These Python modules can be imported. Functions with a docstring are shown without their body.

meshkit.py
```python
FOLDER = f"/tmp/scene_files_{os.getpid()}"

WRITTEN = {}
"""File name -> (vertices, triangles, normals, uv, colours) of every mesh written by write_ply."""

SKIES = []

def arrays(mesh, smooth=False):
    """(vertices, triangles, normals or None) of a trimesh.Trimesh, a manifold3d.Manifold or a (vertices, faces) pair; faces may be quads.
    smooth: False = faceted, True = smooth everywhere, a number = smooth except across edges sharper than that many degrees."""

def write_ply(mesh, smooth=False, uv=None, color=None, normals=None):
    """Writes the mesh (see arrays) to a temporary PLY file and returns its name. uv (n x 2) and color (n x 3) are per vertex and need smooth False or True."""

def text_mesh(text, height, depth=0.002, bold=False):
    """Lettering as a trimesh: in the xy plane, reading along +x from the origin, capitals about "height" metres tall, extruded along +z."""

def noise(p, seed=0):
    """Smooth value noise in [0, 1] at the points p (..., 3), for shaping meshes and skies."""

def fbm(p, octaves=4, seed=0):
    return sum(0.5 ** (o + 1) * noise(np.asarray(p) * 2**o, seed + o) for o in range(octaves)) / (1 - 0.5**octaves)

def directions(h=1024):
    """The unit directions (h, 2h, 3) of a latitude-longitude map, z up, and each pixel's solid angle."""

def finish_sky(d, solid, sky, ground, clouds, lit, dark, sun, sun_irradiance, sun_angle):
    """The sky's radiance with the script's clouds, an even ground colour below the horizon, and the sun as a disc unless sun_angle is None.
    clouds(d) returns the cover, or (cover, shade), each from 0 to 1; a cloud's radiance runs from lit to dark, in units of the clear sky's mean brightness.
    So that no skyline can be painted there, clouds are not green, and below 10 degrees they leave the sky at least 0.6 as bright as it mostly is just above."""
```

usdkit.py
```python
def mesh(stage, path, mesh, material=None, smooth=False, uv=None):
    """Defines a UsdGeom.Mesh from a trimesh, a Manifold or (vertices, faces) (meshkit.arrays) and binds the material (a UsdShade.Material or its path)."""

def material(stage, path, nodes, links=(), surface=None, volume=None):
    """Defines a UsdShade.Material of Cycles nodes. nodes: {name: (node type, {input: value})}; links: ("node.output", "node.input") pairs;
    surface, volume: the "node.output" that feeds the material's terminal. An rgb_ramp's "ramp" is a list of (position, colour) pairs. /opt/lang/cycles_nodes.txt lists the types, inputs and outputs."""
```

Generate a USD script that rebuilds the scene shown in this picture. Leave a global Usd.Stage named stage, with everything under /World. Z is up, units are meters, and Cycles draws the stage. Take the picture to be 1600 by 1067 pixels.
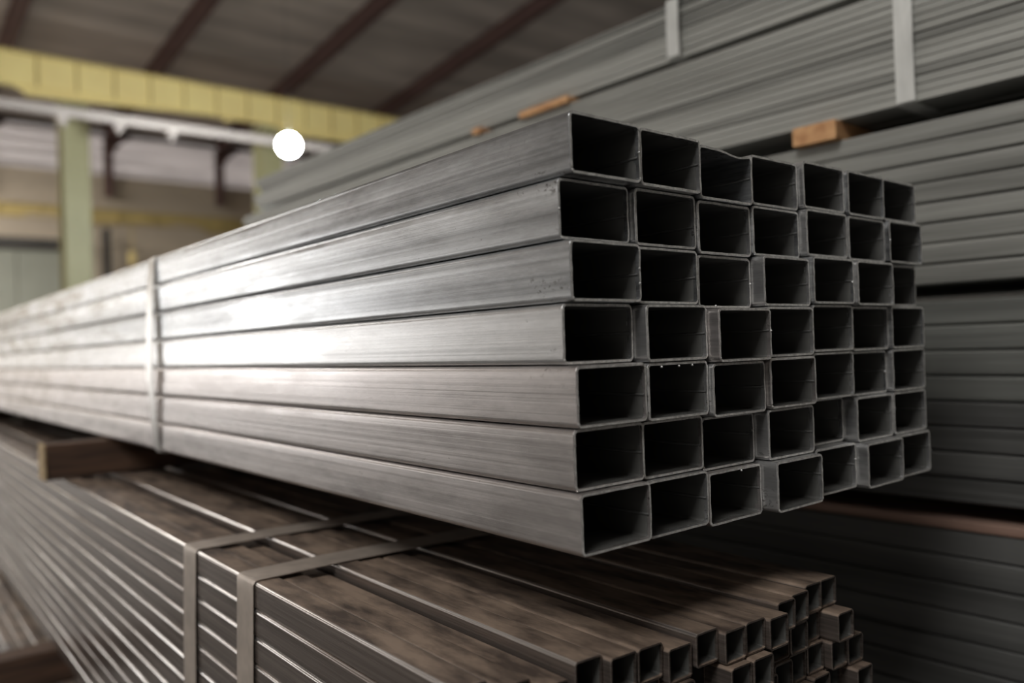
import math, re
import numpy as np, trimesh, usdkit, meshkit
from shapely.geometry import Polygon
from pxr import Usd, UsdGeom, UsdLux, UsdShade, Sdf, Gf

stage = Usd.Stage.CreateInMemory()
UsdGeom.SetStageUpAxis(stage, 'Z')
UsdGeom.SetStageMetersPerUnit(stage, 1.0)
world = UsdGeom.Xform.Define(stage, '/World')
UsdGeom.Scope.Define(stage, '/World/Looks')
rng = np.random.default_rng(7)
Z0 = 1.65            # height of the top of the front bundle above the floor

# ------------------------------------------------------------------ camera
CAM = np.array([-0.52808, -0.54654, -0.22057 + Z0])
RIGHT = np.array([0.7716743, -0.6351952, -0.0323386])
UP = np.array([0.0198164, -0.0268087, 0.9994441])
FWD = np.array([0.6357091, 0.7718862, 0.0081003])
F_PX = 1271.84
cam = UsdGeom.Camera.Define(stage, '/World/camera')
m = Gf.Matrix4d(*RIGHT, 0, *UP, 0, *(-FWD), 0, *CAM, 1)
cam.AddTransformOp().Set(m)
cam.CreateFocalLengthAttr(23.0)
cam.CreateHorizontalApertureAttr(23.0 * 1600 / F_PX)
cam.CreateVerticalApertureAttr(23.0 * 1067 / F_PX)
cam.CreateFStopAttr(1.75)
cam.CreateFocusDistanceAttr(0.90)
cam.CreateClippingRangeAttr((0.05, 500.0))
cam.CreateExposureAttr(0.0)

# ------------------------------------------------------------------ sky, door daylight and added roof lights
def light(name, loc, rot, w, h, power, color=(1, 1, 1)):
    l = UsdLux.RectLight.Define(stage, '/World/' + name)
    l.AddTranslateOp().Set(Gf.Vec3d(*loc))
    l.AddRotateXYZOp().Set(Gf.Vec3f(*rot))
    l.CreateWidthAttr(w); l.CreateHeightAttr(h)
    l.CreateIntensityAttr(power)
    l.CreateColorAttr(Gf.Vec3f(*color))
    return l

dome = UsdLux.DomeLight.Define(stage, '/World/sky_light')
dome.CreateIntensityAttr(0.72)
dome.CreateColorAttr(Gf.Vec3f(1.0, 0.97, 0.95))
DOOR_L, ADDED_FAR, ADDED_NEAR = 6.2, 16.5, 16.0
light('daylight_door', (-14.0, 33.2, 2.75), (-90, 0, 0), 4.9, 5.4, DOOR_L, (1.0, 0.99, 0.98))
light('added_roof_light', (-2.7, 25.0, 9.9), (0, 0, 0), 4.4, 10, ADDED_FAR, (1.0, 0.96, 0.91))  # unseen source, added to brighten the far wall and girders
light('added_roof_light_near', (-9.0, -2.4, 10.2), (0, 0, 0), 6, 4, ADDED_NEAR, (1.0, 0.98, 0.95))  # unseen source, added to light the tube ends from the upper left

# ------------------------------------------------------------------ helpers
used = {}
def numbered(parent, name):
    k = (str(parent), name)
    n = used.get(k, 0); used[k] = n + 1
    return f'{parent}/{name}' if n == 0 else f'{parent}/{name}_{n:03d}'

def tag(p, label=None, cat=None, group=None, kind=None):
    p = p.GetPrim() if hasattr(p, 'GetPrim') else p
    for k, v in (('label', label), ('category', cat), ('group', group), ('kind', kind)):
        if v: p.SetCustomDataByKey(k, v)
    return p

def thing(name, label, cat, loc=(0, 0, 0), mat=None, group=None):
    x = UsdGeom.Xform.Define(stage, numbered('/World', name))
    if mat is None:
        x.AddTranslateOp().Set(Gf.Vec3d(*map(float, loc)))
    else:
        x.AddTransformOp().Set(mat)
    return tag(x, label, cat, group)

def part(name, mesh, material, parent, smooth=False, label=None):
    p = usdkit.mesh(stage, numbered(parent.GetPath(), name), mesh, material, smooth=smooth)
    if label: tag(p, label)
    return p.GetPrim()

def top(name, mesh, material, label, cat, group=None, smooth=False, kind=None):
    p = usdkit.mesh(stage, numbered('/World', name), mesh, material, smooth=smooth)
    return tag(p, label, cat, group, kind)

def copy_of(root, label, mat=None, loc=None, group=None):
    was = root.GetCustomData()
    base = re.sub(r'_[0-9]{3}$', '', root.GetName())
    r = thing(base, label, was['category'], loc or (0, 0, 0), mat, group or was.get('group'))
    r.GetReferences().AddInternalReference(root.GetPath())
    r.SetInstanceable(True)
    return r

def box(x0, x1, y0, y1, z0, z1):
    b = trimesh.creation.box([x1 - x0, y1 - y0, z1 - z0])
    b.apply_translation([(x0 + x1) / 2, (y0 + y1) / 2, (z0 + z1) / 2])
    return b

def join(*ms):
    return trimesh.util.concatenate(list(ms))

def rr(w, h, r, n=4, mw=0, mh=0):
    """Rounded rectangle outline, lower left corner at 0,0, counter-clockwise."""
    pts = []
    for cx, cy, a0 in ((w - r, r, -90), (w - r, h - r, 0), (r, h - r, 90), (r, r, 180)):
        for k in range(n + 1):
            a = math.radians(a0 + 90 * k / n)
            pts.append((cx + r * math.cos(a), cy + r * math.sin(a)))
        k_ = mh if a0 in (-90, 90) else mw
        nx = {-90: (w, h - r), 0: (r, h), 90: (0, r), 180: (w - r, 0)}[a0]
        p_ = pts[-1]
        pts += [(p_[0] + (nx[0] - p_[0]) * q / (k_ + 1), p_[1] + (nx[1] - p_[1]) * q / (k_ + 1)) for q in range(1, k_ + 1)]
    return np.array(pts)

def loft(rings, closed_ends=(False, False)):
    """Rings of equal point count (k, n, 3) joined by triangles."""
    rings = np.asarray(rings, float); k, n = rings.shape[:2]
    f = []
    for a in range(k - 1):
        for i in range(n):
            j = (i + 1) % n
            f += [(a * n + i, a * n + j, (a + 1) * n + j), (a * n + i, (a + 1) * n + j, (a + 1) * n + i)]
    return trimesh.Trimesh(rings.reshape(-1, 3), f, process=False)

def tube_mesh(w, h, r, t, L, seed=0, dent=None, jit=0.00035, n=4, segs=(0.03, 0.3), mw=0, mh=0, edge=False):
    """Hollow section along +y; profile in x,z with z from -h to 0."""
    g = np.random.default_rng(seed)
    o = rr(w, h, r, n, mw, mh) - [0, h]
    i = rr(w - 2 * t, h - 2 * t, max(r - t, 0.0012), n, mw, mh) + [t, t - h]
    N = len(o); jy = g.uniform(-jit, jit, N); jz = g.normal(0, jit * .35, (N, 2))
    ys = [0.0, 0.0006, 0.012, *segs, L]
    def ring(p, y, k):
        q = np.zeros((N, 3)); q[:, 0] = p[:, 0]; q[:, 2] = p[:, 1]; q[:, 1] = y
        fade = max(0.0, 1 - y / 0.012)
        q[:, 1] += jy * fade; q[:, 0] += jz[:, 0] * fade; q[:, 2] += jz[:, 1] * fade
        if dent is not None:
            q = dent(q, y)
        return q
    e = 0.0004
    oc = o + (np.array([w / 2, -h / 2]) - o) * [2 * e / w, 2 * e / h]
    rings = [ring(o, y, 0) for y in ys[::-1][:-1]] + [ring(oc, 0, 0)] + [ring(i, 0.0, 1)] + [ring(i, y, 1) for y in ys[2:]]
    mesh = loft(rings)
    last = loft([rings[-1], rings[0]])
    if edge:
        lip = [oc * .5 + i * .5 + (oc - i) * k_ for k_ in (.46, -.40)]
        rim = loft([np.c_[lip[0][:, 0], jy - .0001, lip[0][:, 1]] if dent is None else dent(np.c_[lip[0][:, 0], jy - .0001, lip[0][:, 1]], 0), np.c_[lip[1][:, 0], jy - .0001, lip[1][:, 1]] if dent is None else dent(np.c_[lip[1][:, 0], jy - .0001, lip[1][:, 1]], 0)])
        return join(mesh, last), rim
    return join(mesh, last)

# ------------------------------------------------------------------ materials
def mat(name, nodes, links, surface='p.BSDF'):
    return usdkit.material(stage, '/World/Looks/' + name, nodes, links, surface=surface)

def streak_steel(name, dark, light, rough=(0.24, 0.42), metallic=0.85, fine=(120, 0.9, 260), broad=(10, 0.5, 55), band=0.55, spot=0.0, spotcol=(0.05, 0.045, 0.04), bump=0.04, seed=0.0, dust=None, dust_from=0.55, wear=None):
    n = {
        'g': ('geometry', {}),
        'm1': ('mapping', {'scale': fine, 'location': (seed, seed * .7, seed * .3)}),
        'm2': ('mapping', {'scale': broad, 'location': (seed * 1.3, seed, seed * 2.1)}),
        'm3': ('mapping', {'scale': (60, 22, 60), 'location': (seed, seed, seed)}),
        'n1': ('noise_texture', {'scale': 1.0, 'detail': 3.0, 'roughness': 0.6}),
        'n2': ('noise_texture', {'scale': 1.0, 'detail': 4.0, 'roughness': 0.55}),
        'n3': ('noise_texture', {'scale': 1.0, 'detail': 4.0, 'roughness': 0.65}),
        'mx': ('mix_float', {'fac': band}),
        'r': ('rgb_ramp', {'ramp': [(0.30, dark), (0.62, light)]}),
        'sr': ('rgb_ramp', {'ramp': [(0.64, (0, 0, 0)), (0.72, (1, 1, 1))]}),
        'sm': ('math', {'math_type': 'multiply', 'value2': spot}),
        'sx': ('mix_color', {'b': spotcol}),
        'mr': ('map_range', {'from_min': 0.3, 'from_max': 0.7, 'to_min': rough[0], 'to_max': rough[1], 'clamp': True}),
        'b': ('bump', {'strength': 1.0, 'distance': bump * 0.01}),
        'p': ('principled_bsdf', {'metallic': metallic}),
    }
    l = [('g.position', 'm1.vector'), ('g.position', 'm2.vector'), ('g.position', 'm3.vector'),
         ('m1.vector', 'n1.vector'), ('m2.vector', 'n2.vector'), ('m3.vector', 'n3.vector'),
         ('n1.fac', 'mx.a'), ('n2.fac', 'mx.b'), ('mx.result', 'r.fac'),
         ('n3.fac', 'sr.fac'), ('sr.color', 'sm.value1'), ('sm.value', 'sx.fac'), ('r.color', 'sx.a'),
         ('mx.result', 'mr.value'), ('mr.result', 'p.roughness'), ('n1.fac', 'b.height'), ('b.normal', 'p.normal')]
    out = 'sx.result'
    if dust:
        col1, col2, amount = dust
        n.update({'sep': ('separate_xyz', {}), 'up': ('map_range', {'from_min': dust_from, 'from_max': min(dust_from + 0.4, 0.97), 'to_min': 0.0, 'to_max': amount, 'clamp': True}),
                  'm4': ('mapping', {'scale': (30, 9, 30)}), 'n4': ('noise_texture', {'scale': 1.0, 'detail': 5.0, 'roughness': 0.65}),
                  'dr': ('rgb_ramp', {'ramp': [(0.36, col1), (0.62, col2)]}), 'dx': ('mix_color', {}),
                  'md': ('math', {'math_type': 'multiply_add', 'value2': -metallic, 'value3': metallic}),
                  'rd': ('mix_float', {'b': 0.62})})
        l = [x for x in l if x != ('mr.result', 'p.roughness')]
        l += [('g.normal', 'sep.vector'), ('sep.z', 'up.value'), ('g.position', 'm4.vector'), ('m4.vector', 'n4.vector'), ('n4.fac', 'dr.fac'),
              ('up.result', 'dx.fac'), (out, 'dx.a'), ('dr.color', 'dx.b'), ('up.result', 'md.value1'), ('md.value', 'p.metallic'),
              ('mr.result', 'rd.a'), ('up.result', 'rd.fac'), ('rd.result', 'p.roughness')]
        out = 'dx.result'
    if wear:
        n.update({'ws': ('separate_xyz', {}), 'wm': ('math', {'math_type': 'multiply'}), 'wa': ('math', {'math_type': 'absolute'}),
                  'wr': ('math', {'math_type': 'multiply'}), 'w0': ('map_range', {'from_min': 0.18, 'from_max': 0.42, 'to_min': 0.0, 'to_max': 1.0, 'clamp': True}), 'w1': ('map_range', {'from_min': 0.38, 'from_max': 0.62, 'to_min': 0.12, 'to_max': 1.0, 'clamp': True}), 'w2': ('noise_texture', {'scale': 1.0, 'detail': 3.0}), 'w3': ('mapping', {'scale': (30, 1.6, 30)}), 'wx': ('mix_color', {'b': wear}),
                  'wt': ('mix_float', {'b': 0.95}), 'wq': ('mix_float', {'b': 0.24})})
        metal = 'md.value' if dust else None
        l = [x for x in l if x[1] not in ('p.metallic', 'p.roughness')]
        l += [('g.normal', 'ws.vector'), ('ws.x', 'wm.value1'), ('ws.z', 'wm.value2'), ('wm.value', 'wa.value1'), ('wa.value', 'w0.value'), ('g.position', 'w3.vector'), ('w3.vector', 'w2.vector'), ('w2.fac', 'w1.value'), ('w0.result', 'wr.value1'), ('w1.result', 'wr.value2'), ('wr.value', 'wx.fac'), (out, 'wx.a'),
              ('wr.value', 'wt.fac'), ('md.value', 'wt.a'), ('wt.result', 'p.metallic'), ('wr.value', 'wq.fac'), ('rd.result', 'wq.a'), ('wq.result', 'p.roughness')]
        out = 'wx.result'
    l.append((out, 'p.base_color'))
    return mat(name, n, l)

def plain(name, c, rough=0.6, metallic=0.0, var=0.15, scale=(1.5, 1.5, 1.5), bump=0.0):
    c = np.array(c, float)
    n = {'g': ('geometry', {}), 'm': ('mapping', {'scale': scale}), 'n': ('noise_texture', {'scale': 1.0, 'detail': 4.0, 'roughness': 0.6}),
         'r': ('rgb_ramp', {'ramp': [(0.3, tuple(c * (1 - var))), (0.7, tuple(np.minimum(c * (1 + var), 0.95)))]}),
         'p': ('principled_bsdf', {'roughness': rough, 'metallic': metallic})}
    l = [('g.position', 'm.vector'), ('m.vector', 'n.vector'), ('n.fac', 'r.fac'), ('r.color', 'p.base_color')]
    if bump:
        n['b'] = ('bump', {'strength': 1.0, 'distance': bump}); l += [('n.fac', 'b.height'), ('b.normal', 'p.normal')]
    return mat(name, n, l)

def tube_steel(name, base, line, mottle, rough, seed):
    """Drawn steel: long faint die lines, cloudy patches, small dark scabs and bright nicks."""
    b = np.array(base, float)
    n = {'g': ('geometry', {}),
         'm1': ('mapping', {'scale': (30, .22, 170), 'location': (seed, seed * .7, seed * .3)}), 'n1': ('noise_texture', {'scale': 1.0, 'detail': 2.0, 'roughness': 0.7}),
         'm2': ('mapping', {'scale': (20, 5, 26), 'location': (seed * 1.3, seed, seed * 2.1)}), 'n2': ('noise_texture', {'scale': 1.0, 'detail': 6.0, 'roughness': 0.62}),
         'm3': ('mapping', {'scale': (150, 110, 170), 'location': (seed, seed, seed)}), 'n3': ('noise_texture', {'scale': 1.0, 'detail': 4.0, 'roughness': 0.7}),
         'm5': ('mapping', {'scale': (9, .35, 24), 'location': (seed * 3.1, seed, seed * .9)}), 'n5': ('noise_texture', {'scale': 1.0, 'detail': 1.0, 'roughness': 0.5}),
         'r1': ('map_range', {'from_min': 0.30, 'from_max': 0.55, 'to_min': 1 - line, 'to_max': 1.0, 'clamp': True}),
         'r2': ('map_range', {'from_min': 0.34, 'from_max': 0.66, 'to_min': 1 - mottle, 'to_max': 1 + mottle * .4, 'clamp': True}),
         'r5': ('map_range', {'from_min': 0.36, 'from_max': 0.56, 'to_min': 1 - line * 1.1, 'to_max': 1.0, 'clamp': True}),
         'k': ('math', {'math_type': 'multiply'}), 'k2': ('math', {'math_type': 'multiply'}),
         'c': ('vector_math', {'math_type': 'scale', 'vector1': tuple(b)}),
         'thr': ('map_range', {'from_min': 0.66, 'from_max': 0.72, 'to_min': 0.0, 'to_max': 0.75, 'clamp': True}),
         'pt': ('map_range', {'from_min': 0.52, 'from_max': 0.62, 'to_min': 0.0, 'to_max': 1.0, 'clamp': True}), 'sp': ('math', {'math_type': 'multiply'}),
         'sx': ('mix_color', {'b': (0.07, 0.06, 0.05)}), 'ys': ('separate_xyz', {}), 'ye': ('map_range', {'from_min': 0.0, 'from_max': 0.16, 'to_min': 0.115, 'to_max': 0.0, 'clamp': True}), 'na': ('math', {'math_type': 'add'}),
         'mr': ('map_range', {'from_min': 0.35, 'from_max': 0.65, 'to_min': rough[0], 'to_max': rough[1], 'clamp': True}),
         'bp': ('bump', {'strength': 1.0, 'distance': 0.00025}),
         'p': ('principled_bsdf', {'metallic': 0.88})}
    l = [('g.position', f'm{q}.vector') for q in (1, 2, 3, 5)] + [(f'm{q}.vector', f'n{q}.vector') for q in (1, 2, 3, 5)]
    l += [('n1.fac', 'r1.value'), ('n2.fac', 'r2.value'), ('n5.fac', 'r5.value'), ('r1.result', 'k.value1'), ('r2.result', 'k.value2'), ('k.value', 'k2.value1'), ('r5.result', 'k2.value2'), ('k2.value', 'c.scale'),
          ('g.position', 'ys.vector'), ('ys.y', 'ye.value'), ('n3.fac', 'na.value1'), ('ye.result', 'na.value2'), ('na.value', 'thr.value'), ('n2.fac', 'pt.value'), ('thr.result', 'sp.value1'), ('pt.result', 'sp.value2'), ('sp.value', 'sx.fac'), ('c.vector', 'sx.a'),
          ('sx.result', 'p.base_color'), ('n2.fac', 'mr.value'), ('mr.result', 'p.roughness'), ('n1.fac', 'bp.height'), ('bp.normal', 'p.normal')]
    return mat(name, n, l)
STEEL = [tube_steel('steel_mill_streaks', (0.67, 0.685, 0.70), 0.38, 0.20, (0.22, 0.36), 1.7),
         tube_steel('steel_smooth', (0.69, 0.69, 0.69), 0.15, 0.10, (0.27, 0.36), 9.1),
         tube_steel('steel_warm_reflection', (0.67, 0.63, 0.615), 0.17, 0.12, (0.28, 0.39), 21.3)]  # warm tint reflected in the lower rows, put into the base colour
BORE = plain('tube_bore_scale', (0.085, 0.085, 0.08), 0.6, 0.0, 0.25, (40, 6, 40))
SEAM = plain('weld_bead', (0.24, 0.24, 0.235), 0.45, 0.6, 0.2, (60, 30, 60))
CUT = plain('sawn_edge', (0.72, 0.71, 0.68), 0.5, 0.2, 0.3, (160, 160, 160))
BURR = plain('bright_burr', (0.75, 0.75, 0.74), 0.35, 0.7, 0.1, (200, 200, 200))
STRAP = plain('strap_steel', (0.78, 0.77, 0.75), 0.36, 0.75, 0.12, (30, 30, 8))
STRAP_PALE = plain('strap_pale', (0.66, 0.66, 0.63), 0.5, 0.3, 0.12, (30, 30, 8))
STRAP_DULL = plain('strap_dull', (0.42, 0.36, 0.31), 0.45, 0.45, 0.15, (30, 30, 30))
BROWN, BROWN_DUSTY = [streak_steel(nm_, (0.11, 0.09, 0.078), (0.26, 0.218, 0.193), (0.20, 0.33), metallic=0.75, band=0.55, seed=4.2, spot=0.2,
                     dust=((0.045, 0.029, 0.021), (0.26, 0.19, 0.14), 0.9), dust_from=df, wear=we) for df, nm_, we in ((0.8, 'steel_hot_rolled', (0.62, 0.60, 0.58)), (0.12, 'steel_hot_rolled_dusty', None))]
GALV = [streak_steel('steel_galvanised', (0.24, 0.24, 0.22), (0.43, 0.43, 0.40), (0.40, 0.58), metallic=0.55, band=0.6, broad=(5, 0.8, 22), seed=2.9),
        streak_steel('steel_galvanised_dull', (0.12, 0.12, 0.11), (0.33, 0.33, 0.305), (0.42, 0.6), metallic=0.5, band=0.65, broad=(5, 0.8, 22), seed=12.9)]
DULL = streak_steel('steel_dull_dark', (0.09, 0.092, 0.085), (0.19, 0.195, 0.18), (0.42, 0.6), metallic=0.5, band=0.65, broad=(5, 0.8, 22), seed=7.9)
BLACK = streak_steel('steel_darkest', (0.05, 0.05, 0.048), (0.12, 0.12, 0.115), (0.45, 0.6), metallic=0.4, band=0.6, broad=(5, 0.8, 22), seed=3.3)  # darkest steel tone, for the lowest tubes of the right-hand stack
RUSTY = streak_steel('steel_rusty', (0.16, 0.085, 0.06), (0.36, 0.24, 0.19), (0.5, 0.7), metallic=0.2, band=0.6, seed=5.5)

def wood(name, c1, c2, axis_scale=(3, 40, 40)):
    n = {'g': ('geometry', {}), 'm': ('mapping', {'scale': axis_scale}), 'n': ('noise_texture', {'scale': 1.0, 'detail': 5.0, 'roughness': 0.6, 'distortion': 0.6}),
         'r': ('rgb_ramp', {'ramp': [(0.32, c1), (0.66, c2)]}), 'b': ('bump', {'strength': 0.6, 'distance': 0.002}), 'p': ('principled_bsdf', {'roughness': 0.75})}
    return mat(name, n, [('g.position', 'm.vector'), ('m.vector', 'n.vector'), ('n.fac', 'r.fac'), ('r.color', 'p.base_color'), ('n.fac', 'b.height'), ('b.normal', 'p.normal')])
WOOD_DARK = wood('timber_dark', (0.04, 0.022, 0.014), (0.12, 0.066, 0.04))
WOOD_END = wood('timber_end_grain', (0.30, 0.20, 0.10), (0.50, 0.38, 0.22), (60, 60, 60))
WOOD_ORANGE = wood('timber_orange', (0.42, 0.20, 0.085), (0.66, 0.38, 0.18), (3, 30, 50))

YELLOW = plain('crane_yellow', (0.93, 0.72, 0.31), 0.45, 0, 0.08, (1, 1, 1))
YELLOW_DARK = plain('crane_yellow_grimy', (0.50, 0.38, 0.15), 0.55, 0, 0.12, (2, 2, 2))
GREEN = plain('column_green', (0.41, 0.375, 0.21), 0.5, 0, 0.06)
OXIDE = plain('red_oxide', (0.15, 0.085, 0.075), 0.65, 0, 0.15)
ROOF = plain('roof_sheet', (0.58, 0.505, 0.455), 0.7, 0.0, 0.35, (0.18, 1.3, 1))
SHEET_WHITE = mat('wall_sheet_translucent', {'g': ('geometry', {}), 'm': ('mapping', {'scale': (.5, .5, 2.5)}), 'n': ('noise_texture', {'scale': 1.0, 'detail': 3.0}),
             'r': ('rgb_ramp', {'ramp': [(0.3, (0.72, 0.69, 0.68)), (0.7, (0.84, 0.81, 0.80))]}), 'd': ('diffuse_bsdf', {}), 't': ('translucent_bsdf', {}), 'x': ('mix_closure', {'fac': 0.5})},
             [('g.position', 'm.vector'), ('m.vector', 'n.vector'), ('n.fac', 'r.fac'), ('r.color', 'd.color'), ('r.color', 't.color'), ('d.BSDF', 'x.closure1'), ('t.BSDF', 'x.closure2')], 'x.closure')
SHEET_BEIGE = plain('wall_beige', (0.58, 0.49, 0.38), 0.7, 0, 0.10, (0.4, 0.4, 1.2))
SHEET_GREY = plain('wall_grey', (0.20, 0.19, 0.175), 0.7, 0, 0.1, (0.5, 0.5, 0.5))
CONCRETE = plain('floor_concrete', (0.11, 0.105, 0.10), 0.55, 0, 0.2, (1.2, 1.2, 1.2))
RAIL = plain('rail_pinkish', (0.40, 0.345, 0.325), 0.4, 0.2, 0.08)
DOORM = plain('door_greygreen', (0.42, 0.43, 0.36), 0.6, 0, 0.06)
ROD = plain('blackened_rod', (0.008, 0.008, 0.008), 0.9, 0, 0.1)
DARK = plain('dark_paint', (0.07, 0.065, 0.06), 0.6, 0, 0.2)
GLASSY = mat('added_roof_panel', {'d': ('translucent_bsdf', {'color': (0.9, 0.9, 0.88)}), 't': ('transparent_bsdf', {'color': (1, 1, 1)}), 'x': ('mix_closure', {'fac': 0.8})},
             [('d.BSDF', 'x.closure1'), ('t.BSDF', 'x.closure2')], 'x.closure')
LAMP = mat('lamp_glow', {'e': ('emission', {'color': (0.93, 1.0, 0.98), 'strength': 1200.0})}, [], 'e.emission')
LAMP_GLASS = mat('lamp_lens', {'e': ('emission', {'color': (0.90, 1.0, 0.98), 'strength': 5.0})}, [], 'e.emission')

def struct(name, mesh, material, parent=None, smooth=False, label=None):
    if parent is not None:
        return part(name, mesh, material, parent, smooth, label)
    p = usdkit.mesh(stage, '/World/' + name, mesh, material, smooth=smooth)
    return tag(p, label, kind='structure')

# ------------------------------------------------------------------ the hall
X0, X1, Y0, Y1 = -18.0, 24.0, -12.0, 33.0
def roof_z(y):
    return Z0 + (8.62 + (33.0 - y) * 0.105 if y > 11 else 10.93 - (11 - y) * 0.105)
struct('floor', box(X0, X1, Y0, Y1 + 3, -0.2, 0.0), CONCRETE, label='bare concrete warehouse floor')

def corrugated(xa, xb, ya, yb, pitch=0.46):
    n = int(round((yb - ya) / (pitch / 4)))
    ys = np.linspace(ya, yb, n + 1)
    prof = np.array([0, 0.045, 0.045, 0])[np.arange(n + 1) % 4]
    pts = [(y, roof_z(y) + p) for y, p in zip(ys, prof)] + [(y, roof_z(y) + p + 0.02) for y, p in zip(ys[::-1], prof[::-1])]
    N = len(pts); v = [(xa, *p) for p in pts] + [(xb, *p) for p in pts]
    f = [(i, N + i, N + (i + 1) % N, (i + 1) % N) for i in range(N)]
    h = n + 1
    for i in range(n):
        f += [(i, i + 1, N - 2 - i, N - 1 - i), (N + i, N + N - 1 - i, N + N - 2 - i, N + i + 1)]
    f = np.array(f)
    return trimesh.Trimesh(v, np.vstack([f[:, [0, 1, 2]], f[:, [0, 2, 3]]]), process=False)

ceiling = UsdGeom.Xform.Define(stage, '/World/ceiling'); tag(ceiling, 'dim corrugated metal roof seen from below', kind='structure'); ceiling = ceiling.GetPrim()
for xa, xb in ((-0.4, 3.2), (3.2, 7.4), (7.4, 11.6), (11.6, 15.8), (15.8, X1)):
    part('roof_sheet', corrugated(xa, xb, Y0, 33.2), ROOF, ceiling)
for xa, xb, ya, yb in ((X0, -12.2, Y0, 33.2), (-12.2, -5.0, -.2, 33.2), (-12.2, -5.0, Y0, -4.6), (-5.0, -0.4, Y0, 19.9), (-5.0, -0.4, 30.1, 33.2)):
    part('roof_sheet', corrugated(xa, xb, ya, yb), ROOF, ceiling)
def added_skylight(i, ya, yb, xa, xb):  # made-up roof panels above the two added lights
    zs = [roof_z(ya) + .03, roof_z(yb) + .03]
    v = np.array([(x, y, z + d) for d in (0, .02) for x in (xa, xb) for y, z in ((ya, zs[0]), (yb, zs[1]))])
    struct(f'window_{i}', trimesh.convex.convex_hull(v), GLASSY, label='translucent panel added in the unseen roof to go with an added light')
added_skylight(1, -4.6, -.2, -12.2, -5.0); added_skylight(2, 19.9, 30.1, -5.0, -0.4)

# far wall: sheet bands at their heights, one bright open door left of the picture, one closed door in view
wb = UsdGeom.Xform.Define(stage, '/World/wall_back'); tag(wb, 'far wall with pale sheet band above a beige wall', kind='structure'); wb = wb.GetPrim()
def ribbed(xa, xb, za, zb, y, pitch, depth, vertical=False):
    """A wall of sheet with shallow horizontal ribs."""
    m_ = [box(xa, xb, y, y + .12, za, zb)]
    n_ = max(1, int((zb - za) / pitch))
    for k in range(n_):
        z = za + (k + .5) * (zb - za) / n_
        m_.append(box(xa, xb, y - depth, y + .02, z - pitch * .2, z + pitch * .2))
    return join(*m_)
struct('window_3', ribbed(X0, X1, Z0 + 6.85, Z0 + 8.45, 33.0, 0.36, 0.03), SHEET_WHITE, label='pale translucent daylight sheeting along the top of the far wall')
part('eave_beam', box(X0, X1, 32.96, 33.12, Z0 + 8.45, Z0 + 8.62), DARK, wb)
part('wall_band', ribbed(X0, X1, 5.6, Z0 + 6.85, 33.02, 0.7, 0.02), SHEET_BEIGE, wb)
part('wall_band', box(X0, -16.6, 33.04, 33.2, 0, 5.6), SHEET_GREY, wb)
part('wall_band', box(-16.6, -11.4, 33.04, 33.2, 5.5, 5.6), SHEET_GREY, wb)
part('wall_band', box(-11.4, X1, 33.04, 33.2, 0, 5.6), SHEET_BEIGE, wb)
part('lintel', box(-2.0, 6.6, 32.8, 33.04, 5.55, 5.95), DARK, wb)
d2 = UsdGeom.Xform.Define(stage, '/World/door_1'); tag(d2, 'pale grey-green closed sliding door in the far wall', kind='structure'); d2 = d2.GetPrim()
for k in range(4):
    part('door_panel', box(-1.8 + k * 2.05, 0.22 + k * 2.05, 32.9, 33.03, 0.02, 5.5), DOORM, d2)
WALL_PALE = plain('wall_pale', (0.62, 0.60, 0.58), 0.7, 0, 0.08, (0.5, 0.5, 0.5))
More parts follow.
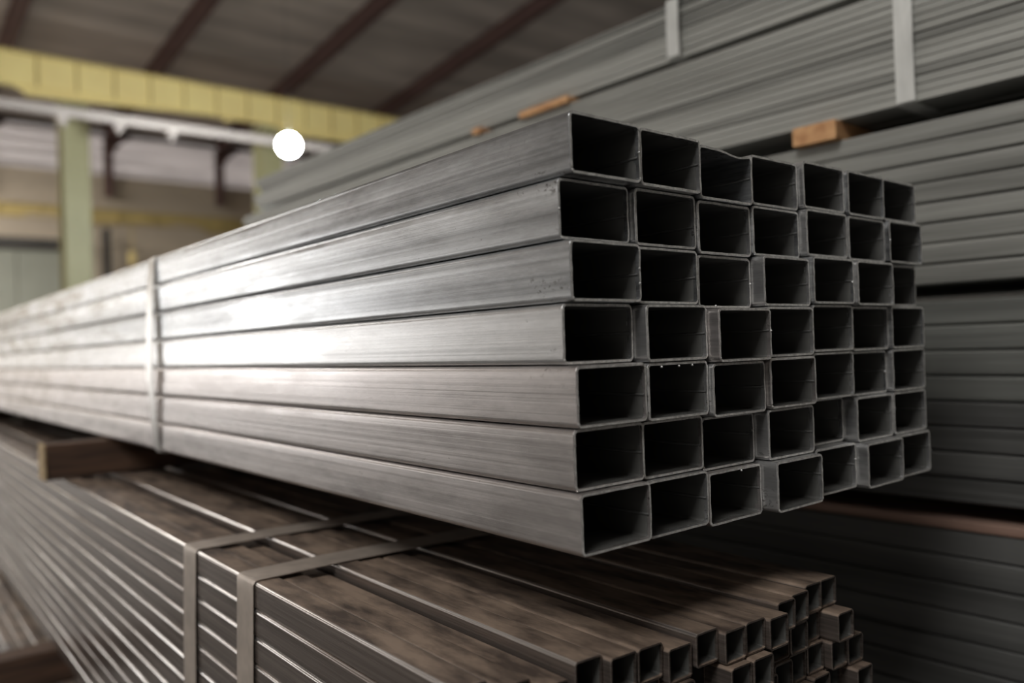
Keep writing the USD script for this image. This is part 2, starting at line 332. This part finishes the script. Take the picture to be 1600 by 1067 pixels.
struct('wall_left', box(X0 - .2, X0, Y0, Y1 + .2, 0, roof_z(11) + .3), WALL_PALE, label='pale side wall of the hall')
struct('wall_right', box(X1, X1 + .2, Y0, Y1 + .2, 0, roof_z(11) + .3), SHEET_GREY, label='grey side wall behind the stacks')
struct('wall_front', box(X0, X1, Y0 - .2, Y0, 0, roof_z(Y0) + .3), DARK, label='dark wall behind the photographer')

# portal frames: rafter under the roof, post on the far wall, haunch between them
names = ['at the left edge of the picture', 'second from the left, beside the green column', 'third from the left, above the lamp', 'farthest to the right']
for i, x in enumerate((3.3, 7.4, 11.6, 15.8)):
    t = thing('portal_frame', f'dark red-brown roof frame of rafter and post, {names[i]}', 'roof frame', (0, 0, 0), group='roof frames of the hall')
    def raf(za, zb, w):
        v = [(x + s * w, y, roof_z(y) + z) for s in (-1, 1) for y in (11, 32.9) for z in (za, zb)]
        return trimesh.convex.convex_hull(np.array(v))
    part('rafter', join(raf(-.46, -.42, .16), raf(-.43, -.05, .02), raf(-.06, -.02, .16)), OXIDE, t)
    part('post', join(box(x - .12, x + .12, 32.55, 32.60, 6.0 + Z0, 8.3 + Z0), box(x - .02, x + .02, 32.58, 32.92, 6.0 + Z0, 8.3 + Z0), box(x - .12, x + .12, 32.90, 32.95, 6.0 + Z0, 8.3 + Z0)), OXIDE, t)
    g_ = Polygon([(0, 0), (0, -1.1), (0.25, -.5), (0.8, 0)])
    e = trimesh.creation.extrude_polygon(g_, 0.14)
    e.apply_transform(np.array([[1, 0, 0, x], [0, 0, -1, 32.75], [0, 1, 0, 8.35 + Z0], [0, 0, 0, 1]], float))
    part('haunch', e, OXIDE, t)

# crane runway girders
def girder(name_label, Y, xa, xb, zb, zt, step, arches, m1, m2):
    t = thing('crane_girder', name_label, 'crane girder', (0, 0, 0))
    pts = [(xa, zt)]
    low = [(xa, zb)]
    for ax, aw, ah in arches:
        for k in range(11):
            a = math.pi * (1 - k / 10)
            low.append((ax + aw * math.cos(a), zb - .17 + ah * math.sin(a) * 1.0) if 0 < k < 10 else (ax + aw * math.cos(a), zb - .17 if k else zb))
    low.append((xb, zb))
    poly = Polygon([(xa, zt)] + low + [(xb, zt)]).buffer(0)
    def plate(p, d, y):
        p = p if p.geom_type == 'Polygon' else max(p.geoms, key=lambda q: q.area)
        e = trimesh.creation.extrude_polygon(p, d)
        e.apply_transform(np.array([[1, 0, 0, 0], [0, 0, -1, y], [0, 1, 0, 0], [0, 0, 0, 1]], float))
        return e
    part('web', plate(poly, .03, Y + .12), m1, t)
    part('top_flange', box(xa, xb, Y + .05, Y + .20, zt, zt + .03), m2, t)
    part('bottom_flange', box(xa, xb, Y + .04, Y + .20, zb - .02, zb + .0), m1, t)
    x = xa + .23
    while x < xb:
        part('stiffener', box(x - .014, x + .014, Y + .045, Y + .10, zb, zt), m2, t)
        x += step
    return t
girder('near yellow crane girder with upright stiffeners, carried by the green columns', 15.0, -6, 13.5, 4.45 + Z0, 4.99 + Z0, .607, [(1.32, .62, .19), (5.9, .62, .19)], YELLOW, YELLOW_DARK)
girder('far thin ochre crane girder low in front of the beige back wall', 30.0, -4, 20, 4.62 + Z0, 5.02 + Z0, 1.2, [(4.7, .8, .3), (9.3, .8, .3)], YELLOW_DARK, YELLOW_DARK)

def h_column(label, x, Y, ztop, w=.42, d=.5):
    t = thing('steel_column', label, 'column', (x, Y, 0))
    part('flange', box(-w / 2, w / 2, 0, .035, 0, ztop), GREEN, t)
    part('flange', box(-w / 2, w / 2, d - .035, d, 0, ztop), GREEN, t)
    part('web', box(-.02, .02, .035, d - .035, 0, ztop), GREEN, t)
    part('cap_plate', box(-w / 2 - .03, w / 2 + .03, 0, d, ztop, ztop + .018), GREEN, t)
h_column('pale olive green steel column, the nearer and fully visible one, left of the picture', 2.70, 15.13, 4.41 + Z0)
h_column('olive green steel column half hidden behind the bright lamp', 6.28, 15.13, 4.41 + Z0)
t = thing('wall_post', 'short dark grey post against the beige wall, right of the near green column', 'post', (7.15, 32.2, 0))
part('shaft', box(-.13, .13, 0, .2, 0, 4.7 + Z0), DARK, t); part('base_plate', box(-.2, .2, -.1, .3, 0, .02), DARK, t)
t = thing('hanging_switch_box', 'small yellow pendant hanging from the far crane girder', 'crane pendant', (7.45, 30.03, 0))
part('cable', box(-.02, .02, 0, .04, 3.4 + Z0, 4.598 + Z0), YELLOW_DARK, t); part('switch_body', box(-.09, .09, -.06, .1, 3.15 + Z0, 3.6 + Z0), YELLOW, t)

# pale rail and lamp
t = thing('conductor_rail', 'long pale pinkish rail crossing in front of the green column', 'rail', (0, 12.0, Z0))
rail = trimesh.creation.extrude_polygon(Polygon(rr(.10, .125, .02)), 15.0)
rail.apply_transform(np.array([[0, 0, 1, -5.0], [1, 0, 0, -.05], [0, 1, 0, 3.185], [0, 0, 0, 1]], float))
part('rail_body', rail, RAIL, t, 30)
for x in (-2.2, -.6, 1.9, 2.62, 3.35):
    part('hanger_clip', join(box(x - .05, x + .05, -.06, .06, 3.10, 3.19), box(x - .02, x + .02, -.03, .03, 3.04, 3.12)), RAIL, t)
for x in (-4.5, -1.5, .5):
    part('hanger_rod', box(x - .012, x + .012, -.012, .012, 3.31, roof_z(12) - Z0), RAIL, t)
t = thing('high_bay_lamp', 'glowing white lamp, the only one lit, above the far end of the front bundle', 'lamp', (3.83, 9.0, 2.40 + Z0))
part('bulb', trimesh.creation.icosphere(3, .13), LAMP, t, True)
part('socket', trimesh.creation.cylinder(.022, .05, sections=24, transform=trimesh.transformations.translation_matrix([0, 0, .15])), ROD, t, 30)
part('hanger_rod', box(-.002, .002, -.002, .002, .17, roof_z(9.0) - 2.40 - Z0), ROD, t)

# ------------------------------------------------------------------ front bundle: 7 x 7 rectangular tubes
W, H, RO, T, L = 0.0992, 0.0593, 0.006, 0.0031, 6.0
PX, PZ = 0.0998, 0.0600
D = [[0.0013, 0.0027, 0.0055, 0.0075, -0.0002, -0.005, -0.0029],
     [0.0192, 0.0119, 0.0099, 0.0076, -0.0025, -0.0039, -0.0104],
     [0.0058, 0.0117, 0.0125, -0.0049, -0.0097, -0.0142, 0.0007],
     [0.0196, 0.0016, -0.0131, -0.0081, -0.0062, -0.0044, -0.0094],
     [0.0027, 0.0025, -0.0029, -0.0092, -0.0053, 0.0002, -0.0086],
     [0.0093, 0.0123, 0.0149, -0.0039, 0.0122, -0.0068, -0.0081],
     [0.0026, 0.0072, 0.0071, -0.0135, -0.004, -0.0194, -0.0122]]
CZ = [0.0008, -0.0003, -0.0041, -0.0018, 0.0015, 0.0001, 0.0007]
ROWS = ['top row', 'second row from top', 'third row from top', 'middle row', 'third row from bottom', 'second row from bottom', 'bottom row']
COLS = ['leftmost', 'second from left', 'third from left', 'middle one', 'third from right', 'second from right', 'rightmost']
KIND = [[0, 1, 0, 1, 1, 0, 1], [0, 1, 1, 0, 1, 1, 0], [0, 0, 1, 1, 0, 1, 1], [1, 1, 2, 1, 1, 1, 0], [2, 1, 1, 2, 1, 0, 1], [2, 2, 1, 1, 1, 1, 1], [2, 1, 2, 1, 1, 1, 1]]
XJ = [0.0004, -0.0004, 0.0002, 0.0005, -0.0002, 0.0003, 0.0003]
def dent3(q, y):
    f = max(0.0, 1 - y / 0.05) ** 1.5
    s = np.exp(-((q[:, 0] - .072) / .022) ** 2) * np.clip((q[:, 2] + .02) / .02, 0, 1)
    q = q.copy(); q[:, 2] -= .0050 * f * s
    return q
burrs = {(1, 0): [(.0015, -.030)], (2, 2): [(.097, -.030), (.03, -.0565)], (6, 4): [(.096, -.022)], (5, 2): [(.096, -.022)], (3, 2): [(.0975, -.026)], (4, 1): [(.022, -.0045), (.05, -.0045), (.072, -.0045)],
         (2, 0): [(.0965, -.025), (.0965, -.040)], (4, 5): [(.094, -.03)], (2, 4): [(.094, -.03)], (0, 0): [(.0965, -.028)], (1, 6): [(.001, -.028)], (6, 2): [(.06, -.004)]}
for r in range(7):
    for c in range(7):
        extra = ', long side showing' if c == 0 else ''
        if (r, c) == (0, 2): extra = ', its upper lip dented'
        lab = f'rectangular steel tube of the front bundle, {ROWS[r]}, {COLS[c]}{extra}'
        t = thing('steel_tube', lab, 'steel tube', (c * PX + (XJ[r] if c == 0 else XJ[r] * .3), D[r][c], Z0 - r * PZ + CZ[c]), group='rectangular tubes of the front bundle')
        body, rim = tube_mesh(W, H, RO, T, L, 100 + r * 7 + c, dent3 if (r, c) == (0, 2) else None, mw=9, mh=5, edge=True)
        part('body', body, STEEL[KIND[r][c]], t, 25)
        part('cut_edge', rim, CUT, t, False, 'pale sawn edge of the tube end')
        # mill scale inside, and the welded seam on one inner wall
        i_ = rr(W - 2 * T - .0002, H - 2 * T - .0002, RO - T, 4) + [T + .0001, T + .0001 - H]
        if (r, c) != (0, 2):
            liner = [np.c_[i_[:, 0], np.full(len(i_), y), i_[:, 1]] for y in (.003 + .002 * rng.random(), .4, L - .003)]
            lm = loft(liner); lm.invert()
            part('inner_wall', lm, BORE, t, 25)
        zs = -H * (.42 + .16 * rng.random())
        a = np.linspace(0, math.pi, 5)
        bead = [np.c_[W - T - .0002 - .0011 * np.sin(a), np.full(5, y), zs + .0013 * np.cos(a)] for y in (.0008, .05, L - .002)]
        part('weld_seam', loft(bead), SEAM, t, True)
        for bx, bz in burrs.get((r, c), []):
            b_ = trimesh.creation.icosphere(1, 1.0)
            b_.vertices *= (.0011, .0016, .0013) * (1 + .5 * (meshkit.noise(b_.vertices * 2.3 + bx * 991) - .5))[:, None]
            b_.apply_translation([bx, -.0002, bz])
            part('burr', b_, BURR, t, True, 'bright burr left on the cut edge')

def ribbon(path, w, th=.0012):
    """A closed flat band: path (n, 2) in x,z, width along y centred on 0."""
    p = np.array(path, float); n = len(p)
    tg = np.roll(p, -1, 0) - np.roll(p, 1, 0); tg /= np.linalg.norm(tg, axis=1)[:, None]
    nr = np.c_[tg[:, 1], -tg[:, 0]]
    q = p + nr * th
    rings = [np.c_[a[:, 0], np.full(n, y), a[:, 1]] for a, y in ((p, -w / 2), (q, -w / 2), (q, w / 2), (p, w / 2), (p, -w / 2))]
    mm = loft(rings)
    if mm.volume < 0: mm.invert()
    return mm

def bow(zt, zb, x, amt, n=9):
    return [(x - amt * math.sin(math.pi * k / (n - 1)) ** .8, zt + (zb - zt) * k / (n - 1)) for k in range(n)]
# ccw in x,z seen from -y: top (right to left), left side down, bottom, right side up
bh = 7 * PZ
path = [(6 * PX + W, .0004), (6 * PX + W - .006, .0028), (4.5 * PX, .0032), (.5 * PX, .0022), (.007, .0018), (.002, .0006)] + bow(-.006, -bh + .008, -.0012, .011) + [(.003, -bh - .0012), (.008, -bh - .0022), (2.5 * PX, -bh - .0052), (6 * PX + W - .006, -bh - .002)] + [(6 * PX + W + .0012, -bh + .006), (6 * PX + W + .0012, -.006)]
t = thing('steel_strap', 'bright vertical steel band around the front bundle', 'strap', (0, 1.318, Z0))
part('band', ribbon(path, .042), STRAP, t, 40)
part('seal', box(-.0150, -.0125, -.024, .024, -.27, -.225), STRAP, t)

# timbers that carry the front bundle
def timber(label, x0, x1, y0, y1, z0, z1, m1, m2, end=True, seed=0):
    t = thing('timber', label, 'timber', ((x0 + x1) / 2, (y0 + y1) / 2, z0))
    a, b, h = (x1 - x0) / 2, (y1 - y0) / 2, z1 - z0
    pr = rr(2 * b, h, .006, 2) - [b, 0]
    xs = np.linspace(-a + .004, a - .004, 9)
    g_ = np.random.default_rng(seed)
    rings = [np.c_[np.full(len(pr), x), pr[:, 0] + g_.normal(0, .0012, len(pr)), np.clip(pr[:, 1] + g_.normal(0, .0006, len(pr)), 0, h)] for x in xs]
    body = loft(rings)
    if body.volume < 0: body.invert()
    part('beam', body, m1, t, 35)
    for s in (-1, 1):
        e = trimesh.creation.extrude_polygon(Polygon(pr), .005)
        e.apply_transform(np.array([[0, 0, 1, s * a - (.005 if s > 0 else 0)], [1, 0, 0, 0], [0, 1, 0, 0], [0, 0, 0, 1]], float))
        part('end_grain', e, m2, t, label='paler sawn end of the timber')
    return t
BZ = Z0 - bh - .0035
timber('dark brown squared timber with pale sawn end under the front bundle', -.146, .78, 1.759, 1.835, BZ - .0905, BZ - .0005, WOOD_DARK, WOOD_END, seed=3)
timber('dark timber far back under the front bundle', -.13, .78, 4.6, 4.69, BZ - .0905, BZ - .0005, WOOD_DARK, WOOD_END, seed=4)

# ------------------------------------------------------------------ lower bundle: small square tubes
M = np.array([[0.999767837733191, 0.015606846981992549, 0.014855872965955925], [-0.01561924268485706, 0.9998777538695847, 0.000718731289164688], [-0.014842839763720729, -0.0009506019120300417, 0.9998893871142714]])
O = np.array([-0.127983, -0.010115, -0.513516 + Z0])
def lower(x, y, z, O=O, M=M):
    p = O + M @ np.array([x, y, z])
    return Gf.Matrix4d(*M[:, 0], 0, *M[:, 1], 0, *M[:, 2], 0, *p, 1)
pw, ph = 0.03694, 0.03585
LW, LH = .0360, .0353
cz = {1: 0, 2: -.004, 3: -.011, 4: .0026, 5: 0, 6: -.0006, 7: -.0078, 8: -.0002, 9: -.0040, 10: -.0032, 11: -.0052, 12: .0012, 13: .0016, 14: .0040, 15: .0032, 16: 0}
cx = {4: .0052, 5: .0045, 6: .0055, 7: .0050, 8: .0058, 9: .0053, 10: .0047, 11: .0040, 12: .0035, 13: .0036, 14: .0046, 15: .0047, 16: .0044}
cd = {1: {1: .045, 2: .03, 3: .019, 4: .0163, 5: .006, 6: .0063, 7: -.0006, 8: -.0046, 9: -.0129, 10: -.0122, 11: -.0174, 12: -.0032, 13: .0028, 14: .0087, 15: .0109},
      2: {9: -.0207, 10: -.0222, 11: .012, 12: .006, 13: .0046, 14: .0121, 15: -.012}, 3: {10: -.002, 11: -.0025, 13: .0082, 14: .0072, 15: -.0024, 16: -.0029}, 4: {16: -.0147}}
def ord_(n): return {1: 'first', 2: 'second', 3: 'third', 4: 'fourth', 5: 'fifth', 6: 'sixth', 7: 'seventh', 8: 'eighth', 9: 'ninth', 10: 'tenth', 11: 'eleventh', 12: 'twelfth', 13: 'thirteenth', 14: 'fourteenth', 15: 'fifteenth', 16: 'sixteenth', 17: 'seventeenth'}[n]
def small_tube(label, matx, seed, group, m_):
    t = thing('square_tube', label, 'steel tube', mat=matx, group=group)
    part('body', tube_mesh(LW, LH, .0042, .0022, 6.0, seed, jit=.0003), m_, t, 25)
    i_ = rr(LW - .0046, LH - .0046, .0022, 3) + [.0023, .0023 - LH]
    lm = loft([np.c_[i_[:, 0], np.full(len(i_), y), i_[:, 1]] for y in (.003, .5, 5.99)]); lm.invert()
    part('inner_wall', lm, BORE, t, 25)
    return t
protos = ([], [])
for r in range(1, 14):
    for c in range(1, 17):
        if (r <= 2 and c > 15) or (r > 5 and c > 1): continue
        g_ = np.random.default_rng(r * 100 + c)
        d = cd.get(r, {}).get(c, float(g_.uniform(-.012, .014)) + (.02 if c < 4 else 0))
        x = (c - 1) * pw + cx.get(c, float(g_.uniform(0, .0009))) * (1 if r == 1 else .8)
        if c == 1: x = float(g_.uniform(-.0006, .0006)); d = .045 if r == 1 else float(g_.uniform(.0, .03))
        if c in (2, 3): x += .0012
        z = -(r - 1) * ph + cz[c]
        if c == 1:
            where = 'top edge shining' if r == 1 else 'its side showing'
            lab = f'brown square tube on the lower bundle\'s left face, {ord_(r)} from top, {where}'
            grp = 'square tubes on the left face of the lower bundle'
        else:
            lab = f'small brown tube end of the lower bundle, {ord_(r)} row from top, {ord_(c)} from left'
            grp = 'square tubes in the rows of the lower bundle'
        mx = lower(x, d, z)
        set_ = protos[0 if c in (1, 4, 8) else 1]
        if len(set_) < 2:
            set_.append(small_tube(lab, mx, 500 + r * 20 + c, grp, BROWN if c in (1, 4, 8) else BROWN_DUSTY))
        else:
            copy_of(set_[(r + c) % 2], lab, mat=mx, group=grp)

for k, (y, lab) in enumerate(((.530, 'nearer of the two dull steel bands around the lower bundle'), (.764, 'farther of the two dull steel bands around the lower bundle'))):
    w, zz = 16 * pw + .004, -13 * ph
    path = [(w - .006, .0045), (11 * pw, .0046), (4 * pw + .01, .0042), (3 * pw + .008, .0040), (LW, .0018), (.006, .0012), (.0016, .0002), (-.0011, -.0045)] + \
           bow(-.02, zz + .02, -.0012, .0022, 7) + [(-.0016, zz + .004), (.0008, zz - .0008), (.006, zz - .0016), (w - .006, zz - .0012), (w + .001, zz + .006), (w + .001, -.003)]
    t = thing('steel_strap', lab, 'strap', mat=lower(0, y, 0))
    part('band', ribbon(path, .058, .0011), STRAP_DULL, t, 40)

# timber and next bundle under the lower bundle, at the bottom left corner of the picture
BL = O[2] - 13 * ph - .0045
timber('dark timber at the lower left corner, under the brown square tubes', -.42, .62, 1.93, 2.02, BL - .092, BL - .001, WOOD_DARK, WOOD_DARK, seed=5)
O2 = np.array([-0.205, 0.0, BL - .0935])
M2 = np.array([[.9998, .0175, 0], [-.0175, .9998, 0], [0, 0, 1.0]])
for r in range(1, 13):
    for c in range(1, 9):
        if r > 1 and c > 1: continue
        lab = f'square steel tube of the lowest bundle, lower left corner, ' + (f'{ord_(r)} down its left face' if c == 1 else f'{ord_(c)} across its top')
        mx = lower((c - 1) * pw, .05, -(r - 1) * ph, O2, M2)
        copy_of(protos[0][(r + c) % 2], lab, mat=mx, group='square tubes of the lowest bundle')

# ------------------------------------------------------------------ stack of long bundles on the right
A = math.radians(1.45)
RX, RY = np.array([math.cos(A), math.sin(A), 0]), np.array([-math.sin(A), math.cos(A), 0])
def rs(u, v, z):
    p = np.array([1.0, 0.33, Z0 + z]) + RX * u + RY * v
    return Gf.Matrix4d(*RX, 0, *RY, 0, 0, 0, 1, 0, *p, 1)
protoR = {}
def right_tube(label, u, v, z, w, h, k, group):
    key = (round(w, 4), round(h, 4), k)
    if key in protoR:
        return copy_of(protoR[key], label, mat=rs(u, v, z), group=group)
    t = thing('long_tube', label, 'steel tube', mat=rs(u, v, z), group=group)
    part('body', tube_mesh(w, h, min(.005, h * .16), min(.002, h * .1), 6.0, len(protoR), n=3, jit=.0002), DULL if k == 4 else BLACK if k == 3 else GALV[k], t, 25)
    protoR[key] = t
    return t
BUN = [('top', .447, .582, 8, .012), ('second', .208, .428, 14, .0), ('third', -.131, .170, 8, .0), ('fourth', -.524, -.160, 8, -.002), ('fifth', -1.02, -.573, 9, .0)]
WT = .115
for b, (nm, z0, z1, n, u0) in enumerate(BUN):
    p = (z1 - z0) / n
    for i in range(n):
        g_ = np.random.default_rng(b * 50 + i)
        top_ = z1 - i * p
        v = -3.2 + float(g_.uniform(-.05, .05)) - (0.1 if b == 0 else 0)
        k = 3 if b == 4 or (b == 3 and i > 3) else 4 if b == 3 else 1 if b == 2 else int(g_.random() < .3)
        hh = p * .965
        right_tube(f'long grey steel tube seen side-on, {nm} bundle of the right-hand stack, {ord_(i + 1)} from its top', u0 + float(g_.uniform(0, .004 if b < 2 else .006)), v, top_, WT, hh, k, f'tubes on the face of the {nm} right-hand bundle')
        if (i == 0 and b > 0) or (i == n - 1 and b < 4):
            for q in range(1, 5):
                right_tube(f'grey tube behind the right stack\'s face, {ord_(q)} one in, {"upper" if i == 0 else "lowest"} row of the {nm} bundle', u0 + .006 + q * (WT + .002), v + float(g_.uniform(-.02, .02)), top_, WT, hh, k, 'inner tubes bordering the gaps of the right-hand stack')
t = thing('flat_bar', 'thin rusty red-brown flat bar lying under the lower dark gap of the right stack', 'flat bar', mat=rs(0, -3.2, -.5555))
bar = loft([np.c_[q[:, 0], np.full(len(q), y), q[:, 1]] for q in (rr(.5, .0165, .003, 2) - [0, .0165],) for y in (0, .01, 3, 6)])
part('bar', bar if bar.volume > 0 else trimesh.Trimesh(bar.vertices, bar.faces[:, ::-1], process=False), RUSTY, t, 30)
for e_ in (0.0, 6.0):
    part('bar_end', box(.001, .499, e_ - .0008, e_ + .0008, -.0155, -.001), RUSTY, t)
def right_timber(label, v0, v1, z0, z1, u0=-.012, m1=WOOD_ORANGE, u1=.6):
    t = thing('spacer_timber', label, 'timber', mat=rs((u0 + u1) / 2, (v0 + v1) / 2, z0))
    a, b, h = (u1 - u0) / 2, (v1 - v0) / 2, z1 - z0
    pr = rr(2 * b, h, .003, 2) - [b, 0]
    body = loft([np.c_[np.full(len(pr), x), pr[:, 0], pr[:, 1]] for x in np.linspace(-a + .003, a - .003, 5)])
    if body.volume < 0: body.invert()
    part('beam', body, m1, t, 35)
    for s in (-1, 1):
        e = trimesh.creation.extrude_polygon(Polygon(pr), .004)
        e.apply_transform(np.array([[0, 0, 1, s * a - (.004 if s > 0 else 0)], [1, 0, 0, 0], [0, 1, 0, 0], [0, 0, 0, 1]], float))
        part('end_grain', e, m1, t)
right_timber('orange-brown timber end in the black gap of the right stack, the rightmost one', -.060, .032, .1705, .2075, u0=-.02)
right_timber('thin orange plank end between the top and second bundles of the right stack', .68, .875, .4285, .4465)
right_timber('tiny orange plank end, farthest left between the top and second right-hand bundles', 1.05, 1.09, .4285, .4465)
for v_, wh in ((-.9, 'near'), (1.5, 'far')):
    right_timber('spacer timber in the gap above the third right-hand bundle, hidden from view', v_, v_ + .09, .1705, .2075) if v_ < 0 else None
    right_timber(f'spacer timber at the {wh} end of the gap under the third right-hand bundle', v_, v_ + .09, -.1595, -.1335)
    right_timber(f'spacer timber at the {wh} end of the gap under the fourth right-hand bundle', v_, v_ + .09, -.5545, -.5265)
    right_timber(f'bearer under the {wh} end of the lowest right-hand bundle', v_, v_ + .1, -1.649, -1.022, m1=WOOD_DARK)
def right_strap(label, v, z0, z1, w=.03):
    ww = 5 * (WT + .002) + .03
    path = [(ww, z1 + .0016), (.01, z1 + .0016), (-.002, z1 + .0012), (-.004, z1 - .002), (-.0065, (z0 + z1) / 2), (-.004, z0 + .002), (-.001, z0 - .0004), (.01, z0 - .001), (ww, z0 - .001), (ww + .002, z0 + .004), (ww + .002, z1 - .004)]
    t = thing('steel_strap', label, 'strap', mat=rs(0, v, 0))
    part('band', ribbon(path, w), STRAP_PALE, t, 40)
right_strap('pale steel band around the topmost right-hand bundle', .335, .447, .582, .034)
right_strap('pale steel band around the second right-hand bundle, near the upper right corner', -.189, .209, .428, .034)
